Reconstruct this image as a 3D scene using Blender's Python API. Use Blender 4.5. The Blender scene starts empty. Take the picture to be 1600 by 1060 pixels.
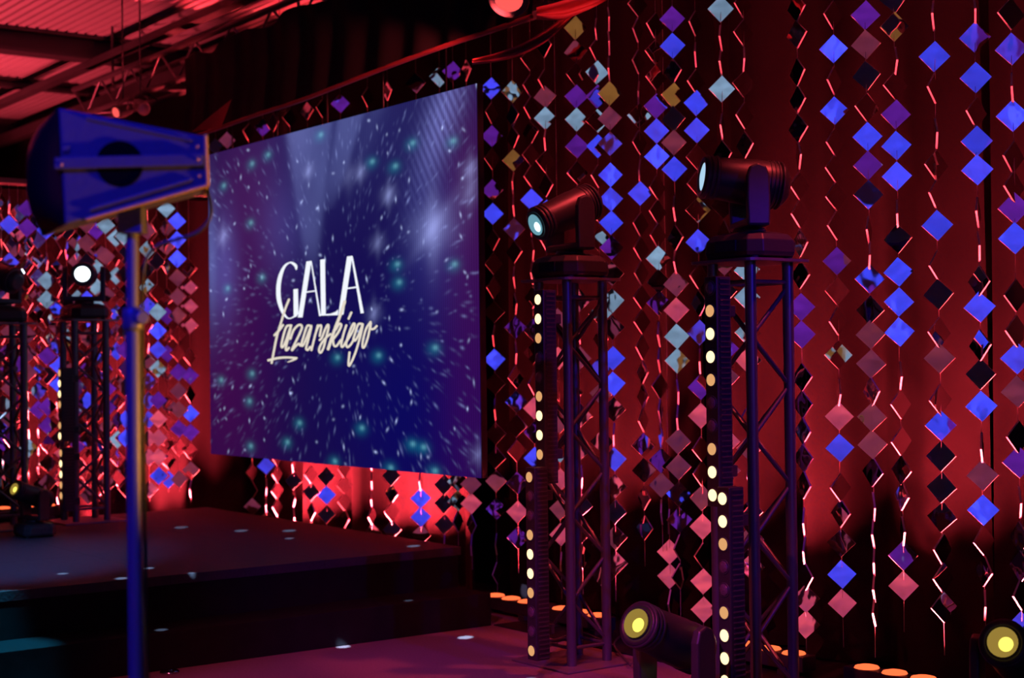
import bpy, bmesh, math, random
import numpy as np
from mathutils import Vector, Matrix

random.seed(7)
SC = bpy.context.scene
COL = SC.collection

# ------------------------------------------------------------------ camera
FPX, CX, CY = 2400.0, 800.0, 530.0
TH = math.radians(36.6)
PITCH = math.radians(0.92)
ROLL = 0.0125
CAM = Vector((0.0, 0.0, 1.56))
_h = Vector((-math.cos(TH), math.sin(TH), 0))
RH = Vector((math.sin(TH), math.cos(TH), 0))          # horizontal right
UPZ = Vector((0, 0, 1))
FW = (_h * math.cos(PITCH) + UPZ * math.sin(PITCH)).normalized()
_u0 = RH.cross(FW)
_u0 = -_u0 if _u0.z < 0 else _u0
RT = (RH * math.cos(ROLL) - _u0 * math.sin(ROLL)).normalized()
UP = (_u0 * math.cos(ROLL) + RH * math.sin(ROLL)).normalized()

cam_data = bpy.data.cameras.new('camera')
cam = bpy.data.objects.new('camera', cam_data)
COL.objects.link(cam)
cam_data.sensor_width = 36.0
cam_data.lens = 36.0 * FPX / 1600.0
cam_data.clip_start = 0.05
cam_data.clip_end = 200
cam_data.dof.use_dof = True
cam_data.dof.focus_distance = 7.0
cam_data.dof.aperture_fstop = 2.2
m = Matrix((RT, UP, -FW)).transposed().to_4x4()
m.translation = CAM
cam.matrix_world = m
SC.camera = cam


def ray(px, py):
    return FW + RT * ((px - CX) / FPX) - UP * ((py - CY) / FPX)


def at_depth(px, py, d):
    return CAM + ray(px, py) * d


def on_y(px, py, Y):
    r = ray(px, py)
    return CAM + r * (Y / r.y)


def on_x(px, py, X):
    r = ray(px, py)
    return CAM + r * (X / r.x)


def on_z(px, py, Z):
    r = ray(px, py)
    return CAM + r * ((Z - CAM.z) / r.z)


# ------------------------------------------------------------------ world, view
w = bpy.data.worlds.new('world')
SC.world = w
w.use_nodes = True
w.node_tree.nodes['Background'].inputs[0].default_value = (0.012, 0.008, 0.05, 1)
w.node_tree.nodes['Background'].inputs[1].default_value = 0.03
SC.view_settings.view_transform = 'Standard'
SC.view_settings.look = 'None'
SC.view_settings.gamma = 1.0
SC.view_settings.use_curve_mapping = False
SC.view_settings.exposure = 0.0
SC.cycles.caustics_reflective = False
SC.cycles.caustics_refractive = False
SC.cycles.sample_clamp_indirect = 6.0


# ------------------------------------------------------------------ lights of the hall
def spot(name, loc, target, color, energy, angle, blend=0.3, radius=0.06, parent=None):
    d = bpy.data.lights.new(name, 'SPOT')
    d.color = color
    d.energy = energy
    d.spot_size = math.radians(angle)
    d.spot_blend = blend
    d.shadow_soft_size = radius
    o = bpy.data.objects.new(name, d)
    COL.objects.link(o)
    o.location = loc
    q = (Vector(target) - Vector(loc)).to_track_quat('-Z', 'Y')
    o.rotation_euler = q.to_euler()
    if parent:
        o.parent = parent
    return o


# wash lights on the hall behind the photographer (what the mirror squares reflect)
XR, YF = 7.0, -9.0
spot('hall_wash_blue', (3.6, -5.6, 4.2), (XR, -5.9, 1.7), (0.042, 0.065, 1.0), 1150, 47, 0.25)
spot('hall_wash_blue', (3.6, -3.6, 4.2), (XR, -3.4, 1.7), (0.042, 0.065, 1.0), 1150, 47, 0.25)
spot('hall_wash_purple', (4.4, -0.8, 4.2), (XR, -0.8, 1.8), (0.30, 0.03, 0.85), 330, 42, 0.3)
spot('hall_wash_white', (4.6, 1.2, 4.2), (XR, 1.2, 1.8), (0.42, 0.70, 1.0), 480, 36, 0.2)
spot('hall_wash_amber', (4.6, 3.2, 4.2), (XR, 3.2, 1.8), (1.0, 0.42, 0.08), 200, 36, 0.3)
spot('hall_wash_red', (4.6, -6.6, 4.2), (4.6, YF, 1.8), (1.0, 0.10, 0.10), 650, 50, 0.3)
spot('hall_wash_rose', (0.6, -6.6, 4.2), (0.6, YF, 1.8), (1.0, 0.13, 0.17), 190, 52, 0.5)
spot('hall_wash_violet', (-10.5, -6.2, 4.2), (-11.5, YF, 1.6), (0.9, 0.07, 0.40), 170, 70, 0.5)
# blue profile lights on the stage gear
spot('profile_blue', (-2.1, -0.8, 4.3), (-3.75, 1.45, 1.55), (0.0, 0.006, 1.0), 600, 36, 0.4)
spot('profile_blue', (0.4, 4.3, 3.3), (-4.9, 4.85, 1.35), (0.06, 0.01, 1.0), 380, 22, 0.6)
spot('top_spot_red', (-3.9, 5.45, 4.45), (-4.9, 4.9, 1.2), (1.0, 0.06, 0.07), 330, 23, 0.6)
spot('top_spot_red', (-5.4, 5.45, 4.45), (-6.35, 4.9, 1.1), (1.0, 0.06, 0.07), 330, 23, 0.6)
# red par wash on the roof, red wash on the floor
spot('roof_par_red', (-13.2, 3.4, 1.6), (-13.6, 4.0, 4.6), (1.0, 0.06, 0.10), 620, 78, 0.5)
spot('roof_par_red', (-16.4, 2.8, 1.6), (-16.6, 3.9, 4.6), (1.0, 0.06, 0.10), 800, 80, 0.5)
spot('floor_par_red', (-3.6, 0.6, 4.2), (-5.6, 3.7, 0.0), (1.0, 0.07, 0.11), 800, 42, 0.6)
# cool white wash on the step and floor beside the stage
spot('step_wash_teal', on_z(-25, 1016, 0.195) + Vector((0.25, -0.3, 4.0)), on_z(-25, 1016, 0.195), (0.02, 0.45, 0.8), 2800, 10, 0.2)
spot('stage_wash_blue', (-6.4, 0.6, 4.3), on_z(0, 880, 0.44), (0.10, 0.30, 1.0), 1500, 23, 0.9)


def speck_spot(name, loc, target, color, energy, angle, scale, cut):
    o = spot(name, loc, target, color, energy, angle, 0.2, 0.01)
    d = o.data
    d.use_nodes = True
    nt = d.node_tree
    em = nt.nodes['Emission']
    tc = nt.nodes.new('ShaderNodeTexCoord')
    vo = nt.nodes.new('ShaderNodeTexVoronoi')
    vo.inputs['Scale'].default_value = scale
    mp = nt.nodes.new('ShaderNodeMath')
    mp.operation = 'LESS_THAN'
    mp.inputs[1].default_value = cut
    nt.links.new(tc.outputs['Normal'], vo.inputs['Vector'])
    nt.links.new(vo.outputs['Distance'], mp.inputs[0])
    nt.links.new(mp.outputs[0], em.inputs['Strength'])
    return o


speck_spot('mirror_speck_light', (-5.2, 1.6, 4.4), (-8.6, 3.7, 0.4), (0.45, 0.65, 1.0), 8000, 58, 15, 0.10)  # added patterned spot standing in for light specks thrown by the mirror squares


# ------------------------------------------------------------------ materials
MATS = {}


def mat(name, color, rough=0.6, metal=0.0, noise=0.0, nscale=20, bump=0.0, spec=0.5):
    if name in MATS:
        return MATS[name]
    mt = bpy.data.materials.new(name)
    mt.use_nodes = True
    nt = mt.node_tree
    b = nt.nodes['Principled BSDF']
    b.inputs['Base Color'].default_value = (*color, 1)
    b.inputs['Roughness'].default_value = rough
    b.inputs['Metallic'].default_value = metal
    b.inputs['Specular IOR Level'].default_value = spec
    if noise or bump:
        tc = nt.nodes.new('ShaderNodeTexCoord')
        nz = nt.nodes.new('ShaderNodeTexNoise')
        nz.inputs['Scale'].default_value = nscale
        nz.inputs['Detail'].default_value = 4
        nt.links.new(tc.outputs['Object'], nz.inputs['Vector'])
        if noise:
            mx = nt.nodes.new('ShaderNodeMix')
            mx.data_type = 'RGBA'
            mx.inputs[6].default_value = (*[c * (1 - noise) for c in color], 1)
            mx.inputs[7].default_value = (*[min(1, c * (1 + noise)) for c in color], 1)
            nt.links.new(nz.outputs['Fac'], mx.inputs[0])
            nt.links.new(mx.outputs[2], b.inputs['Base Color'])
        if bump:
            bp = nt.nodes.new('ShaderNodeBump')
            bp.inputs['Strength'].default_value = bump
            bp.inputs['Distance'].default_value = 0.01
            nt.links.new(nz.outputs['Fac'], bp.inputs['Height'])
            nt.links.new(bp.outputs['Normal'], b.inputs['Normal'])
    MATS[name] = mt
    return mt


def emis(name, color, strength):
    if name in MATS:
        return MATS[name]
    mt = bpy.data.materials.new(name)
    mt.use_nodes = True
    nt = mt.node_tree
    nt.nodes.remove(nt.nodes['Principled BSDF'])
    e = nt.nodes.new('ShaderNodeEmission')
    e.inputs[0].default_value = (*color, 1)
    e.inputs[1].default_value = strength
    nt.links.new(e.outputs[0], nt.nodes['Material Output'].inputs[0])
    MATS[name] = mt
    return mt


def mirror_material():
    mt = bpy.data.materials.new('mirror_face')
    mt.use_nodes = True
    nt = mt.node_tree
    b = nt.nodes['Principled BSDF']
    b.inputs['Base Color'].default_value = (0.86, 0.86, 0.9, 1)
    b.inputs['Metallic'].default_value = 1.0
    b.inputs['Roughness'].default_value = 0.03
    tc = nt.nodes.new('ShaderNodeTexCoord')
    oi = nt.nodes.new('ShaderNodeObjectInfo')
    ad = nt.nodes.new('ShaderNodeVectorMath')
    ad.operation = 'ADD'
    sc = nt.nodes.new('ShaderNodeVectorMath')
    sc.operation = 'SCALE'
    sc.inputs['Scale'].default_value = 37.0
    cb = nt.nodes.new('ShaderNodeCombineXYZ')
    for k in range(3):
        nt.links.new(oi.outputs['Random'], cb.inputs[k])
    nt.links.new(cb.outputs[0], sc.inputs[0])
    nt.links.new(tc.outputs['Object'], ad.inputs[0])
    nt.links.new(sc.outputs[0], ad.inputs[1])
    nz = nt.nodes.new('ShaderNodeTexNoise')
    nz.inputs['Scale'].default_value = 11
    nz.inputs['Detail'].default_value = 1
    nt.links.new(ad.outputs[0], nz.inputs['Vector'])
    bp = nt.nodes.new('ShaderNodeBump')
    bp.inputs['Strength'].default_value = 0.085
    bp.inputs['Distance'].default_value = 0.02
    nt.links.new(nz.outputs['Fac'], bp.inputs['Height'])
    nt.links.new(bp.outputs['Normal'], b.inputs['Normal'])
    return mt


M_BLACK = mat('black_plastic', (0.03, 0.03, 0.035), 0.42, 0, 0.3, 30, 0.05)
M_GREY = mat('dark_grey_plastic', (0.045, 0.045, 0.052), 0.4, 0, 0.25, 25, 0.05)
M_ALU = mat('truss_aluminium', (0.13, 0.13, 0.145), 0.34, 0.55, 0.25, 12, 0.03)
M_STEEL = mat('steel_plate', (0.2, 0.19, 0.2), 0.45, 0.55, 0.3, 8, 0.04)
M_CURT = mat('drape_fabric', (0.0165, 0.0085, 0.0115), 0.95, 0, 0.35, 2.5, 0.25, 0.1)
M_BLK_FAB = mat('black_fabric', (0.018, 0.016, 0.018), 0.95, 0, 0.3, 8, 0.2, 0.1)
M_RED_FAB = mat('red_lit_cloth', (0.35, 0.06, 0.06), 0.6, 0, 0.3, 6, 0.2)
M_DECK = mat('stage_deck', (0.035, 0.037, 0.045), 0.62, 0, 0.35, 60, 0.25, 0.3)
M_SKIRT = mat('stage_skirt', (0.012, 0.012, 0.014), 0.95, 0, 0.3, 10, 0.2, 0.1)
M_CARPET = mat('carpet', (0.20, 0.16, 0.165), 0.98, 0, 0.25, 90, 0.4, 0.1)
M_ROOF = mat('roof_sheet', (0.52, 0.48, 0.48), 0.55, 0.1, 0.25, 1.2, 0.03)
M_BEAM = mat('steel_beam_paint', (0.05, 0.045, 0.05), 0.6, 0.1, 0.3, 6, 0.05)
M_HALL = mat('hall_wall', (0.62, 0.60, 0.60), 0.9, 0, 0.22, 1.1, 0.1)
M_DARKWALL = mat('black_wall', (0.008, 0.007, 0.008), 0.95, 0, 0.3, 2, 0.1)
M_MIRROR = mirror_material()
M_RIM = mat('tile_rim', (0.58, 0.56, 0.56), 0.8, 0, 0.05, 50, 0)
M_THREAD = mat('nylon_thread', (0.5, 0.4, 0.4), 0.5)
M_CAB = mat('speaker_cabinet', (0.11, 0.11, 0.13), 0.5, 0, 0.12, 60, 0.08)
M_GRILLE = mat('speaker_grille', (0.012, 0.012, 0.016), 0.28, 0.2, 0.2, 90, 0.1)
M_TRIM = mat('brass_trim', (0.75, 0.45, 0.14), 0.45, 0.15, 0.15, 20, 0.03)
M_POLE = mat('painted_pole', (0.2, 0.2, 0.23), 0.4, 0.2, 0.1, 15, 0.02)
M_RUBBER = mat('cable_rubber', (0.04, 0.04, 0.045), 0.5, 0, 0.2, 30)
M_CHROME = mat('chrome', (0.7, 0.7, 0.72), 0.15, 1.0, 0.05, 10)
M_GLASS_DARK = mat('lens_glass_dark', (0.03, 0.03, 0.05), 0.12, 0.0, 0.2, 20, 0, 0.8)
M_RED_LENS = emis('batten_cell_lit', (1.0, 0.13, 0.04), 1.7)
M_BAR_ON = emis('bar_cell_full', (1.0, 0.74, 0.36), 1.9)
M_BAR_MID = emis('bar_cell_mid', (1.0, 0.50, 0.20), 0.75)
M_BAR_OFF = mat('bar_cell_off', (0.16, 0.12, 0.16), 0.2, 0.3, 0.4, 120, 0.3, 0.7)
M_WHITE_LENS = emis('lens_white', (0.75, 0.92, 1.0), 6.0)
M_CYAN_LENS = emis('lens_pale_cyan', (0.42, 0.66, 0.85), 1.0)
M_CYAN_RING = emis('lens_ring_cyan', (0.14, 0.34, 0.42), 1.0)
M_YEL_CORE = emis('lens_yellow_core', (1.0, 0.85, 0.12), 1.6)
M_YEL_RING = emis('lens_yellow_ring', (0.50, 0.33, 0.06), 0.62)
M_REDLAMP = emis('par_lens_red', (1.0, 0.10, 0.09), 1.15)
M_CORE_LENS = emis('lens_core_white', (0.7, 0.95, 1.0), 1.5)
M_PIX = emis('display_dots', (0.55, 0.65, 1.0), 1.0)


# ------------------------------------------------------------------ mesh helpers
def link(name, mesh, parent=None):
    o = bpy.data.objects.new(name, mesh)
    COL.objects.link(o)
    if parent is not None:
        o.parent = parent
    return o


def obj(name, bm, material, parent=None, smooth=False, bevel=0.0):
    me = bpy.data.meshes.new(name)
    bmesh.ops.recalc_face_normals(bm, faces=bm.faces)
    bm.to_mesh(me)
    bm.free()
    if isinstance(material, (list, tuple)):
        for k in material:
            me.materials.append(k)
    else:
        me.materials.append(material)
    if smooth:
        for p in me.polygons:
            p.use_smooth = True
    o = link(name, me, parent)
    if bevel:
        bv = o.modifiers.new('bevel', 'BEVEL')
        bv.width = bevel
        bv.segments = 2
        bv.limit_method = 'ANGLE'
    return o


def empty(name, loc=(0, 0, 0), label=None, cat=None, group=None):
    o = bpy.data.objects.new(name, None)
    o.empty_display_size = 0.1
    COL.objects.link(o)
    o.location = loc
    tag(o, label, cat, group)
    return o


def tag(o, label=None, cat=None, group=None, kind=None):
    if label:
        o['label'] = label
    if cat:
        o['category'] = cat
    if group:
        o['group'] = group
    if kind:
        o['kind'] = kind
    return o


def add_box(bm, lo, hi, mtx=None):
    v = []
    for x in (lo[0], hi[0]):
        for y in (lo[1], hi[1]):
            for z in (lo[2], hi[2]):
                p = Vector((x, y, z))
                v.append(bm.verts.new(mtx @ p if mtx else p))
    for f in ((0, 1, 3, 2), (4, 6, 7, 5), (0, 4, 5, 1), (2, 3, 7, 6), (0, 2, 6, 4), (1, 5, 7, 3)):
        bm.faces.new([v[i] for i in f])


def box(name, lo, hi, material, parent=None, bevel=0.0, mtx=None):
    bm = bmesh.new()
    add_box(bm, lo, hi, mtx)
    return obj(name, bm, material, parent, bevel=bevel)


def frame_of(d):
    d = Vector(d).normalized()
    a = Vector((0, 0, 1)) if abs(d.z) < 0.9 else Vector((1, 0, 0))
    x = a.cross(d).normalized()
    y = d.cross(x)
    return x, y, d


def add_lathe(bm, origin, axis, prof, seg=20, cap0=True, cap1=True):
    """prof: list of (t along axis, radius)"""
    x, y, d = frame_of(axis)
    o = Vector(origin)
    rings = []
    for t, r in prof:
        rings.append([bm.verts.new(o + d * t + (x * math.cos(2 * math.pi * k / seg) + y * math.sin(2 * math.pi * k / seg)) * r) for k in range(seg)])
    for a, b in zip(rings, rings[1:]):
        for k in range(seg):
            bm.faces.new((a[k], a[(k + 1) % seg], b[(k + 1) % seg], b[k]))
    if cap0:
        bm.faces.new(rings[0][::-1])
    if cap1:
        bm.faces.new(rings[-1])


def lathe(name, origin, axis, prof, material, parent=None, seg=20, smooth=True):
    bm = bmesh.new()
    add_lathe(bm, origin, axis, prof, seg)
    o = obj(name, bm, material, parent)
    if smooth:
        for p in o.data.polygons:
            p.use_smooth = len(p.vertices) == 4
    return o


def add_tube(bm, pts, r, seg=8):
    pts = [Vector(p) for p in pts]
    rings = []
    px = None
    for i, p in enumerate(pts):
        d = (pts[min(i + 1, len(pts) - 1)] - pts[max(i - 1, 0)]).normalized()
        if px is None:
            x, y, _ = frame_of(d)
        else:
            x = (px - d * px.dot(d)).normalized()
            y = d.cross(x)
        px = x
        rings.append([bm.verts.new(p + (x * math.cos(2 * math.pi * k / seg) + y * math.sin(2 * math.pi * k / seg)) * r) for k in range(seg)])
    for a, b in zip(rings, rings[1:]):
        for k in range(seg):
            bm.faces.new((a[k], a[(k + 1) % seg], b[(k + 1) % seg], b[k]))
    bm.faces.new(rings[0][::-1])
    bm.faces.new(rings[-1])


def tube(name, pts, r, material, parent=None, seg=8):
    bm = bmesh.new()
    add_tube(bm, pts, r, seg)
    return obj(name, bm, material, parent, smooth=True)


def smooth_path(ctrl, n=8):
    """Catmull-Rom through control points"""
    P = [Vector(p) for p in ctrl]
    P = [P[0] * 2 - P[1]] + P + [P[-1] * 2 - P[-2]]
    out = []
    for i in range(1, len(P) - 2):
        for k in range(n):
            t = k / n
            a, b, c, d = P[i - 1], P[i], P[i + 1], P[i + 2]
            out.append(0.5 * ((2 * b) + (c - a) * t + (2 * a - 5 * b + 4 * c - d) * t * t + (3 * b - a - 3 * c + d) * t ** 3))
    out.append(P[-2])
    return out


_rod = {}


def rod(name, p, q, r, material, parent=None, seg=10):
    """a straight tube between two points, sharing one mesh per material"""
    key = (material.name, seg)
    if key not in _rod:
        bm = bmesh.new()
        add_lathe(bm, (0, 0, 0), (0, 0, 1), [(0, 1), (1, 1)], seg)
        me = bpy.data.meshes.new('rod')
        bm.to_mesh(me)
        bm.free()
        me.materials.append(material)
        for pl in me.polygons:
            pl.use_smooth = len(pl.vertices) == 4
        _rod[key] = me
    p, q = Vector(p), Vector(q)
    x, y, d = frame_of(q - p)
    L = (q - p).length
    o = link(name, _rod[key], parent)
    mt = Matrix((x * r, y * r, d * L)).transposed().to_4x4()
    mt.translation = p
    o.matrix_local = mt
    return o


# ------------------------------------------------------------------ the room
XL = -22.0
YB = 6.35
ZR = 4.6
tag(box('floor', (XL, YF, -0.1), (XR, YB, 0), M_CARPET), kind='structure')
tag(box('wall_back', (XL, YB, 0), (XR, YB + 0.15, ZR + 0.4), M_DARKWALL), kind='structure')
tag(box('wall_left', (XL - 0.15, YF, 0), (XL, YB, ZR + 0.4), M_DARKWALL), kind='structure')
tag(box('wall_right', (XR, YF, 0), (XR + 0.15, YB, ZR + 0.4), M_HALL), kind='structure')
tag(box('wall_front', (XL, YF - 0.15, 0), (XR, YF, ZR + 0.4), M_HALL), kind='structure')

# corrugated roof, ridges along X
bm = bmesh.new()
pitch = 0.09
n = int((YB - YF) / pitch) + 1
prev = None
for i in range(n):
    y = YF + i * pitch
    for dy, dz in ((0, 0), (0.056, 0), (0.062, 0.06), (0.084, 0.06)):
        cur = (bm.verts.new((XL, min(y + dy, YB), ZR + dz)), bm.verts.new((XR, min(y + dy, YB), ZR + dz)))
        if prev:
            bm.faces.new((prev[0], prev[1], cur[1], cur[0]))
        prev = cur
ceiling = obj('ceiling', bm, M_ROOF)
tag(ceiling, kind='structure')
for i, (x, wd, hh) in enumerate([(-13.55, 0.22, 0.22), (-15.9, 0.12, 0.10), (-18.6, 0.22, 0.22), (-9.5, 0.24, 0.26), (-5.0, 0.24, 0.26), (0.0, 0.24, 0.26)]):
    bm = bmesh.new()
    add_box(bm, (x - wd / 2, YF, ZR - hh), (x + wd / 2, YB, ZR - hh + 0.03))
    add_box(bm, (x - 0.02, YF, ZR - hh + 0.03), (x + 0.02, YB, ZR - 0.03))
    add_box(bm, (x - wd / 2, YF, ZR - 0.03), (x + wd / 2, YB, ZR))
    obj('beam', bm, M_BEAM, ceiling)
for y, hh in ((6.1, 0.12), (5.3, 0.06)):
    bm = bmesh.new()
    add_box(bm, (XL, y - 0.05, ZR - hh - 0.22), (XR, y + 0.05, ZR - 0.22))
    obj('beam', bm, M_BEAM, ceiling)

# ------------------------------------------------------------------ stage
SX0, SX1, SYB, SZ = -11.35, -7.78, 5.37, 0.44
STX = -7.46
stage = empty('stage_platform', (-9.5, 3.0, 0), 'low black stage platform with step under the LED screen', 'stage')
SYF = 0.6


def P0(o, parent):
    """parent while keeping world placement (parents here carry only a location)"""
    o.parent = parent
    o.matrix_parent_inverse = Matrix.Translation(-Vector(parent.location))
    return o


y = SYF
for j in range(5):
    y2 = SYF + (SYB - SYF) * (j + 1) / 5
    for i in range(3):
        x1 = SX0 + (SX1 - SX0) * i / 3
        x2 = SX0 + (SX1 - SX0) * (i + 1) / 3
        P0(box('deck_panel', (x1 + 0.001, y + 0.001, SZ - 0.05), (x2 - 0.001, y2 - 0.001, SZ), M_DECK), stage)
    y = y2
P0(box('skirt', (SX0 + 0.02, SYF + 0.02, 0), (SX1 - 0.005, SYB - 0.02, SZ - 0.052), M_SKIRT), stage)
P0(box('step', (SX1, SYF, 0), (STX, 5.36, 0.195), M_SKIRT, bevel=0.004), stage)

tag(box('floor_runner', (-7.45, 5.37, 0), (0.5, YB - 0.01, 0.006), M_SKIRT), 'black floor runner under the red LED battens along the drapes', 'runner')

# ------------------------------------------------------------------ drapes
YC = 6.06


def drape(name, a, b, z0, z1, label, group, amp=0.10, pitch=0.5, seed=0, normal=None, flare=0.0, material=None):
    """folded cloth between ground points a and b, folds along normal"""
    rnd = random.Random(seed)
    a, b = Vector((*a, 0)), Vector((*b, 0))
    L = (b - a).length
    t = (b - a) / L
    nrm = Vector((-t.y, t.x, 0))
    nu = max(24, int(L / 0.022))
    nv = 16
    # fold phase with irregular widths
    ph = [0.0]
    k = 0
    cur = rnd.uniform(0.7, 1.4)
    for i in range(nu):
        ph.append(ph[-1] + 2 * math.pi * (L / nu) / (pitch * cur))
        if int(ph[-1] / (2 * math.pi)) > k:
            k += 1
            cur = rnd.uniform(0.55, 1.6)
    bm = bmesh.new()
    rows = []
    for j in range(nv + 1):
        s = j / nv
        z = z0 + (z1 - z0) * s
        row = []
        for i in range(nu + 1):
            u = L * i / nu
            am = amp * (1.15 - 0.45 * s) * (0.7 + 0.45 * math.sin(u * 1.7 + seed))
            off = am * math.sin(ph[i] + 0.25 * math.sin(3 * s + u)) + 0.3 * am * math.sin(2.3 * ph[i] + 1.3 * s + seed)
            p = a + t * u + nrm * (off + 0.03 * math.sin(u * 0.9 + 2 * s))
            p.z = z
            row.append(bm.verts.new(p))
        rows.append(row)
    for j in range(nv):
        for i in range(nu):
            bm.faces.new((rows[j][i], rows[j][i + 1], rows[j + 1][i + 1], rows[j + 1][i]))
    o = obj(name, bm, material or M_CURT, smooth=True)
    tag(o, label, 'curtain', group)
    return o


GD = 'floor length drapes behind the mirror strands'
def dx(px):
    return on_y(px, 560, YC).x


drape('backdrop_drape', (-11.7, YC), (dx(752), YC), 0.02, 3.3, 'bright red-lit drape showing below the LED screen', GD, seed=1)
drape('backdrop_drape', (dx(764), YC + .02), (dx(1097), YC), 0.02, 4.3, 'dark red drape behind the truss tower nearest the screen', GD, seed=3)
drape('backdrop_drape', (dx(1111), YC), (dx(1536), YC), 0.02, 4.3, 'wide red drape behind the nearest and largest truss tower', GD, seed=14)
drape('backdrop_drape', (dx(1543), YC + .02), (dx(1760), YC), 0.02, 4.3, 'dark red drape at the right edge of the photo', GD, seed=5)
XLW = -11.75
drape('side_drape', (XLW, 5.95), (XLW, 2.6), 0.02, 2.95, 'side drape behind the distant truss tower on the left', GD, seed=6)

# ------------------------------------------------------------------ LED screen
YS = 5.25
pTL, pTR = on_y(324.5, 242, YS), on_y(741.5, 132, YS)
pBL, pBR = on_y(330, 709.5, YS), on_y(755.8, 748, YS)
sx0 = (pTL.x + pBL.x) / 2
sx1 = (pTR.x + pBR.x) / 2
sz1 = (pTL.z + pTR.z) / 2
sz0 = (pBL.z + pBR.z) / 2
SW, SH = sx1 - sx0, sz1 - sz0
screen = empty('led_screen', ((sx0 + sx1) / 2, YS, sz0), 'large hanging LED screen with a starry blue GALA title', 'screen')
P0(box('screen_housing', (sx0, YS + 0.004, sz0), (sx1, YS + 0.045, sz1), M_BLACK), screen)
for i in range(5):
    xx = sx0 + SW * (0.1 + 0.2 * i)
    P0(rod('hanging_cable', (xx, YS + 0.03, sz1), (xx, YS + 0.03, 3.84), 0.006, M_BLACK), screen)


def to_uv(px, py):
    p = on_y(px, py, YS)
    return (p.x - sx0) / SW, (sz1 - p.z) / SH


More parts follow.
